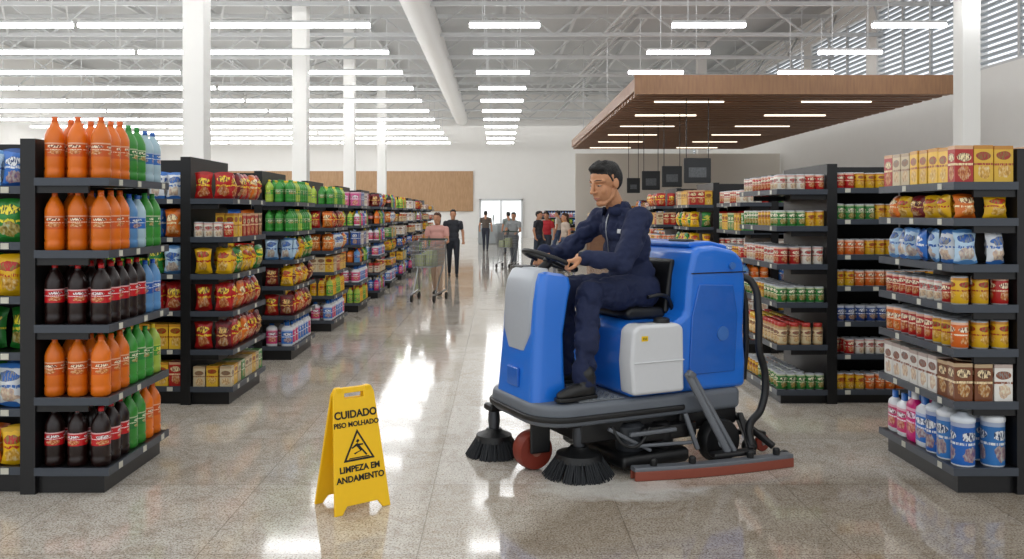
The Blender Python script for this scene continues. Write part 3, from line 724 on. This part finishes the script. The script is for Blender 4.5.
tx2=bpy.data.textures.new('cloth_folds_fine','CLOUDS'); tx2.noise_scale=.06; tx2.noise_depth=1
dm=uo.modifiers.new('folds2','DISPLACE'); dm.texture=tx2; dm.strength=.014; dm.mid_level=.5; dm.texture_coords='LOCAL'
s3=uo.modifiers.new('soft','SMOOTH'); s3.iterations=2; s3.factor=.5
curve('jacket_zip',[(.637,.37,1.395),(.618,.368,1.335),(.628,.367,1.22),(.655,.37,1.08)],.004,metal,op)
V=[];F=[];n=24
for k in range(n+1):
    a=.45+(2*pi-.9)*k/n
    ca,sa=math.cos(a+pi),math.sin(a+pi)
    for r,z in ((.066,1.415),(.065,1.450),(.074,1.444),(.088,1.400)):
        V.append((.690+r*ca*1.05-(z-1.42)*.3,.37+r*sa,z+(.018 if ca>0 else -.014)))
for k in range(n):
    for j in range(3): F.append((k*4+j,k*4+j+1,k*4+j+5,k*4+j+4))
co=mobj('collar',V,F,navy,op,smooth=True); s_=co.modifiers.new('s','SOLIDIFY'); s_.thickness=.006
o=box('chest_badge',-.028,.028,-.003,.003,-.012,.012,wlab,op,bevel=.003); o.rotation_euler=(0,math.radians(6),math.radians(-40)); o.location=(.632,.224,1.295)
def boots(x,y,rz=0):
    M=Matrix.Translation((x,y,.415))@Matrix.Rotation(rz,4,'Z')
    blob('boot',[('ch',[(0,0,.13,.048),(0.005,0,.05,.046)]),('ch',[(.02,0,.04,.038),(-.06,0,.045,.040),(-.13,0,.034,.036),(-.165,0,.028,.028)])],boot,op,.008,3,M)
    pts=[(-.20,0),(-.19,-.03),(-.15,-.045),(-.07,-.04),(0,-.036),(.05,-.034),(.066,0),(.05,.034),(0,.036),(-.07,.04),(-.15,.045),(-.19,.03)]
    n=len(pts);V=[M@Vector((a,b,z)) for z in (0,.02) for a,b in pts]
    mobj('boot_sole',V,[tuple(range(n))[::-1],tuple(range(n,2*n))]+[(i,(i+1)%n,(i+1)%n+n,i+n) for i in range(n)],blackp,op,bevel=.004,segs=2)
boots(.315,.085,.12); boots(.43,.495,0)
def head(parent,M,sk,hr,voxel=.0035,detail=True,long=False):
    parts=[('e',(.012,0,.035),(.096,.073,.092)),('e',(-.028,0,-.03),(.064,.056,.086)),('e',(-.060,0,-.098),(.025,.027,.021)),
      ('ch',[(.012,-.048,-.040,.018),(-.002,-.044,-.070,.015),(-.055,-.022,-.102,.015)]),('ch',[(.012,.048,-.040,.018),(-.002,.044,-.070,.015),(-.055,.022,-.102,.015)]),
      ('ch',[(-.086,0,.024,.008),(-.102,0,-.004,.009),(-.113,0,-.026,.0110)]),('e',(-.100,.0115,-.031),(.011,.008,.007)),('e',(-.100,-.0115,-.031),(.011,.008,.007)),
      ('ch',[(-.058,-.050,.026,.010),(-.077,-.022,.030,.0115),(-.081,0,.028,.011),(-.077,.022,.030,.0115),(-.058,.050,.026,.010)]),
      ('e',(-.052,.034,-.026),(.026,.022,.032)),('e',(-.052,-.034,-.026),(.026,.022,.032)),
      ('e',(-.076,0,-.064),(.017,.024,.018)),
      ('e',(.014,.073,-.004),(.018,.008,.030),(0,.15,.25)),('e',(.014,-.073,-.004),(.018,.008,.030),(0,.15,-.25)),
      ('ch',[(.02,0,-.06,.050),(.045,0,-.14,.051),(.065,0,-.21,.060)])]
    blob('head',parts,sk,parent,voxel,4 if detail else 2,M)
    hp=[('e',(.016,0,.066),(.092,.0745,.062)),('e',(.052,0,.028),(.062,.073,.086)),('e',(.03,.064,.03),(.034,.012,.045)),('e',(.03,-.064,.03),(.034,.012,.045)),('c',(-.018,-.068,.05),(-.006,-.070,.012),.007,.004),('c',(-.018,.068,.05),(-.006,.070,.012),.007,.004),
        ('ch',[(-.045,-.044,.093,.016),(-.064,-.015,.100,.018),(-.064,.015,.100,.018),(-.045,.044,.093,.016)]),('ch',[(-.05,-.02,.108,.018),(0,-.03,.120,.014)]),('ch',[(-.05,.01,.110,.018),(0,.02,.122,.014)])]
    if long: hp+=[('ch',[(.06,0,.05,.08),(.085,0,-.08,.06),(.09,0,-.2,.035)])]
    blob('hair',hp,hr,parent,max(voxel,.005),1,M)
    if detail:
        for s in (-1,1):
            V=[];F=[]; ellipsoid(V,F,(-.0740,s*.029,.005),(.010,.0130,.0052)); mobj('eye',[M@Vector(v) for v in V],F,eyew,parent,smooth=True)
            V=[];F=[]; ellipsoid(V,F,(-.0810,s*.030,.0045),(.0042,.0055,.0045)); mobj('iris',[M@Vector(v) for v in V],F,eyeb,parent,smooth=True)
            V=[];F=[]
            for a,b in (((-.079,s*.015,.009),(-.0830,s*.029,.0115)),((-.0830,s*.029,.0115),(-.070,s*.044,.007))): capsule(V,F,a,b,.0035,.0035,8,3)
            mobj('eyelid',[M@Vector(v) for v in V],F,sk,parent,smooth=True)
            V=[];F=[]
            for a,b in (((-.0870,s*.012,.031),(-.0855,s*.028,.036)),((-.0855,s*.028,.036),(-.067,s*.048,.032))): capsule(V,F,a,b,.0030,.0026,8,3)
            mobj('eyebrow',[M@Vector(v) for v in V],F,hr,parent,smooth=True)
        V=[];F=[]
        for a,b in (((-.083,-.021,-.066),(-.0925,0,-.0635)),((-.0925,0,-.0635),(-.083,.021,-.066))): capsule(V,F,a,b,.0030,.0038,8,3)
        for a,b in (((-.082,-.016,-.0705),(-.0915,0,-.0725)),((-.0915,0,-.0725),(-.082,.016,-.0705))): capsule(V,F,a,b,.003,.0042,8,3)
        mobj('lips',[M@Vector(v) for v in V],F,lip,parent,smooth=True)
HM=Matrix.Translation((.612,.37,1.57))@Matrix.Rotation(math.radians(12),4,'Z')@Matrix.Rotation(math.radians(-14),4,'Y')@Matrix.Scale(1.03,4)
head(op,HM,skin,hair)
def hand(ang,wr,name,flip):
    c=rim(ang); wr=Vector(wr)
    f=(c-wr); f.z=0; f.normalize()
    t=Vector((-f.y,f.x,0))
    up=Vector((0,0,1))
    knk=c+up*.030-f*.005
    parts=[('ch',[(*wr,.027),(*(wr+(knk-wr)*.35+up*.004),.028)])]
    for i in range(4):
        o=t*((i-1.5)*.020)
        parts.append(('ch',[(*(wr+(knk-wr)*.3+o*.8),.015),(*(knk+o-f*.012),.0140)]))
        Ls=[.95,1.05,1.0,.82][i]
        p0=knk+o-f*.012; p1=knk+o+f*.022*Ls-up*.004; p2=c+o+f*.030*Ls-up*.016; p3=c+o+f*.010-up*.027
        parts.append(('ch',[(*p0,.0098),(*p1,.0090),(*p2,.0084),(*p3,.0074)]))
    s=flip
    b0=wr+(knk-wr)*.35+t*s*.02; b1=c-f*.03+t*s*.036+up*.012; b2=c-f*.010+t*s*.046-up*.006; b3=c+f*.012+t*s*.044-up*.016
    parts.append(('ch',[(*b0,.015),(*b1,.0120),(*b2,.0102),(*b3,.009)]))
    blob(name,parts,skin,op,.0034,1)
hand(-1.15,wr_n,'left_hand',1)
hand(1.35,wr_f,'right_hand',-1)
for w_,e_ in ((wr_n,el_n),(wr_f,el_f)):
    w=Vector(w_);e=Vector(e_);d_=(w-e).normalized(); V=[];F=[]; capsule(V,F,w-d_*.03,w+d_*.004,.040,.038,20,2); mobj('cuff',V,F,navy2,op,smooth=True)

# ---------------------------------------------------------------- shoppers
def shopper(x,y,rz,h,top,bot,sk='b98566',hr='1a1310',long=False,walk=.12,arms='push'):
    s=h/1.75
    p=empty('shopper',(x,y,0),rz); p.scale=(s,s,s)
    tm=mat('shirt_'+top,top,.8); bm_=mat('trousers_'+bot,bot,.8); sk_=mat('skin_'+sk,sk,.6); hm=mat('hair_'+hr,hr,.7)
    blob('trousers',[('e',(0,0,.95),(.12,.165,.12)),('ch',[(0,-.085,.92,.095),(-walk,-.09,.50,.065),(-walk*.9,-.09,.10,.045)]),('ch',[(0,.085,.92,.095),(walk*.5,.09,.5,.065),(walk*1.6,.09,.12,.045)])],bm_,p,.018,3)
    blob('shoes',[('ch',[(-walk*.9+.03,-.09,.045,.042),(-walk*.9-.15,-.09,.035,.034)]),('ch',[(walk*1.6+.03,.09,.045,.042),(walk*1.6-.14,.09,.035,.034)])],mat('shoe_dark','2a2624',.6),p,.016,2)
    if arms=='push': ee=[(-.08,.24,1.12),(-.34,.17,1.06)]
    else: ee=[(.03,.25,1.15),(-.04,.26,.90)]
    tp=[('e',(0,0,1.06),(.115,.155,.14)),('e',(0,0,1.22),(.115,.165,.16)),('e',(0,0,1.35),(.10,.175,.09)),('c',(0,-.10,1.41),(0,.10,1.41),.055,.055)]
    ar=[]
    for sg_ in (-1,1):
        a=(ee[0][0],sg_*ee[0][1],ee[0][2]); b=(ee[1][0],sg_*ee[1][1],ee[1][2])
        tp.append(('ch',[(0,sg_*.19,1.38,.062),((a[0])/2,sg_*.215,1.25,.055)]))
        ar.append(('ch',[(a[0]*.4,sg_*.21,1.28,.042),(*a,.038),(*b,.027)]))
        for q in range(4): ar.append(('ch',[(b[0]-.01,b[1]+(q-1.5)*.018,b[2]-.01,.011),(b[0]-.05,b[1]+(q-1.5)*.019,b[2]-.03,.010),(b[0]-.055,b[1]+(q-1.5)*.018,b[2]-.06,.008)]))
        ar.append(('ch',[(b[0]-.01,b[1]-sg_*.02,b[2]-.01,.012),(b[0]-.035,b[1]-sg_*.04,b[2]-.035,.010)]))
    blob('shirt',tp,tm,p,.016,3); blob('arms',ar,sk_,p,.010,1)
    head(p,Matrix.Translation((-.02,0,1.60)),sk_,hm,.009,False,long)
    return p
def cart(x,y,rz,s=1.0):
    p=empty('shopping_cart',(x,y,0),rz); p.scale=(s,s,s)
    bm=bmesh.new(); nx,ny,nz=14,8,6
    def pt(u,v,w):
        zt=.58+.42*w; wid=(.2+.06*w)*(.8+.2*u); x_=-.55*(1-u)*(.86+.14*w)*1.3; return (x_,wid*(2*v-1),zt)
    def quad(fn,a,b):
        g=[[bm.verts.new(fn(i/a,j/b)) for j in range(b+1)] for i in range(a+1)]
        for i in range(a):
            for j in range(b): bm.faces.new((g[i][j],g[i+1][j],g[i+1][j+1],g[i][j+1]))
    quad(lambda a,b:pt(a,0,b),nx,nz); quad(lambda a,b:pt(a,1,b),nx,nz); quad(lambda a,b:pt(0,a,b),ny,nz); quad(lambda a,b:pt(1,a,b),ny,nz); quad(lambda a,b:pt(a,b,0),nx,ny)
    me=bpy.data.meshes.new('basket'); bm.to_mesh(me); bm.free(); o=bpy.data.objects.new('basket',me); COL.objects.link(o); o.parent=p; me.materials.append(metal)
    w=o.modifiers.new('w','WIREFRAME'); w.thickness=.008
    fr=[]
    for s_ in (-.24,.24):
        fr+=[((0,s_,.98),(.1,s_,1.02),.025),((.02,s_,.98),(.06,s_,.16),.022),((.06,s_,.16),(-.6,s_*.8,.12),.022),((-.05,s_*.9,.58),(-.5,s_*.8,.14),.018)]
    beams('chassis',fr,metal,p); beams('handle',[((.1,-.26,1.02),(.1,.26,1.02),.035)],mat('cart_handle','3b4a44',.4),p)
    for a,b in ((.06,-.24),(.06,.24),(-.58,-.19),(-.58,.19)):
        lathe_obj('caster',[(.03,0),(.06,.002),(.06,.03),(.03,.032)],blackp,p,(a,b-.015,.06),'y',n=14)
    boxes('groceries',[(-.4,-.2,-.15,.0,.59,.85),(-.18,-.05,-.1,.14,.59,.8),(-.5,-.3,.02,.15,.59,.78)],mat('grocery_mix','a9b08a',.6,vary=.7,bscale=9),p)
shopper(-1.04,14.6,math.radians(80),1.43,'c9968c','b49a86',hr='4a2c1c',long=True)
cart(-1.08,13.9,math.radians(80),.95)
shopper(-.98,18.6,math.radians(95),1.50,'23262e','1d222c',arms='down')
shopper(-.45,31,math.radians(-95),1.50,'5a5048','2d3240',arms='down')
shopper(.42,22.8,math.radians(72),1.44,'8b8f90','5f646c')
cart(.3,22.1,math.radians(70),.9)
shopper(.35,29.0,math.radians(-70),1.46,'7d8784','3a3f4a',arms='down')
shopper(1.02,21.5,math.radians(150),1.47,'2a2c33','2a3342',arms='down')
shopper(1.28,22.4,math.radians(60),1.45,'a81f28','262b38',arms='down')
shopper(1.62,20.6,math.radians(20),1.42,'b8a89a','3a4a66',arms='down',hr='3a2418',long=True)
shopper(1.9,27.0,math.radians(-20),1.5,'c8bdb2','3a4a66',arms='down')
for x,y in ((-.9,38.5),(1.6,30.5),(-.2,41)):
    p=empty('checkout_counter',(x,y,0))
    boxes('counter_body',[(0,.9,0,2.2,0,.85)],mat('counter_grey','9aa0a3',.5),p,bevel=.03)
    boxes('conveyor_belt',[(.1,.6,.05,1.6,.85,.88)],blackp,p,bevel=.01)
    boxes('till_screen',[(.65,.7,1.7,2.0,1.05,1.3),(.66,.69,1.83,1.87,.85,1.06)],blackp,p)
p=empty('bakery_counter')
boxes('counter_base',[(3.2,9.5,29.8,30.8,0,1.0)],WOOD,p); boxes('counter_glass',[(3.2,9.5,29.9,30.6,1.0,1.4)],mat('display_warm','d8b98c',.2,vary=.5,bscale=4),p,bevel=.02)
box('partition_wall',3.0,10.9,33,33.2,0,3.7,mat('partition_paint','d2ccc2',.7))

# ---------------------------------------------------------------- light
w=bpy.data.worlds.new('World'); SC.world=w; w.use_nodes=True
w.node_tree.nodes['Background'].inputs[0].default_value=(.93,.965,1,1); w.node_tree.nodes['Background'].inputs[1].default_value=1.2
def area(name,loc,sx,sy,pw,rot=(0,0,0),col=(1,.99,.97)):
    l=bpy.data.lights.new(name,'AREA'); l.shape='RECTANGLE'; l.size=sx; l.size_y=sy; l.energy=pw; l.color=col
    o=bpy.data.objects.new(name,l); COL.objects.link(o); o.location=loc; o.rotation_euler=rot; return o
area('added_ceiling_fill',(-4.5,21,6.3),30,54,2700)  # unseen area light added as even fill over the whole store
area('added_roof_fill',(-4.5,24,5.3),30,46,850,(pi,0,0))  # added fill aimed upward to brighten the roof, not a store fitting
# ---------------------------------------------------------------- camera
cd=bpy.data.cameras.new('camera'); cam=bpy.data.objects.new('camera',cd); COL.objects.link(cam)
cam.location=(0,0,1.4); cam.rotation_euler=(pi/2,0,0); cd.lens=30; cd.sensor_width=36
cd.shift_x=14/1024; cd.shift_y=-66.5/1024; cd.clip_end=200
SC.camera=cam
SC.view_settings.view_transform='Standard'
SC.view_settings.exposure=0.0
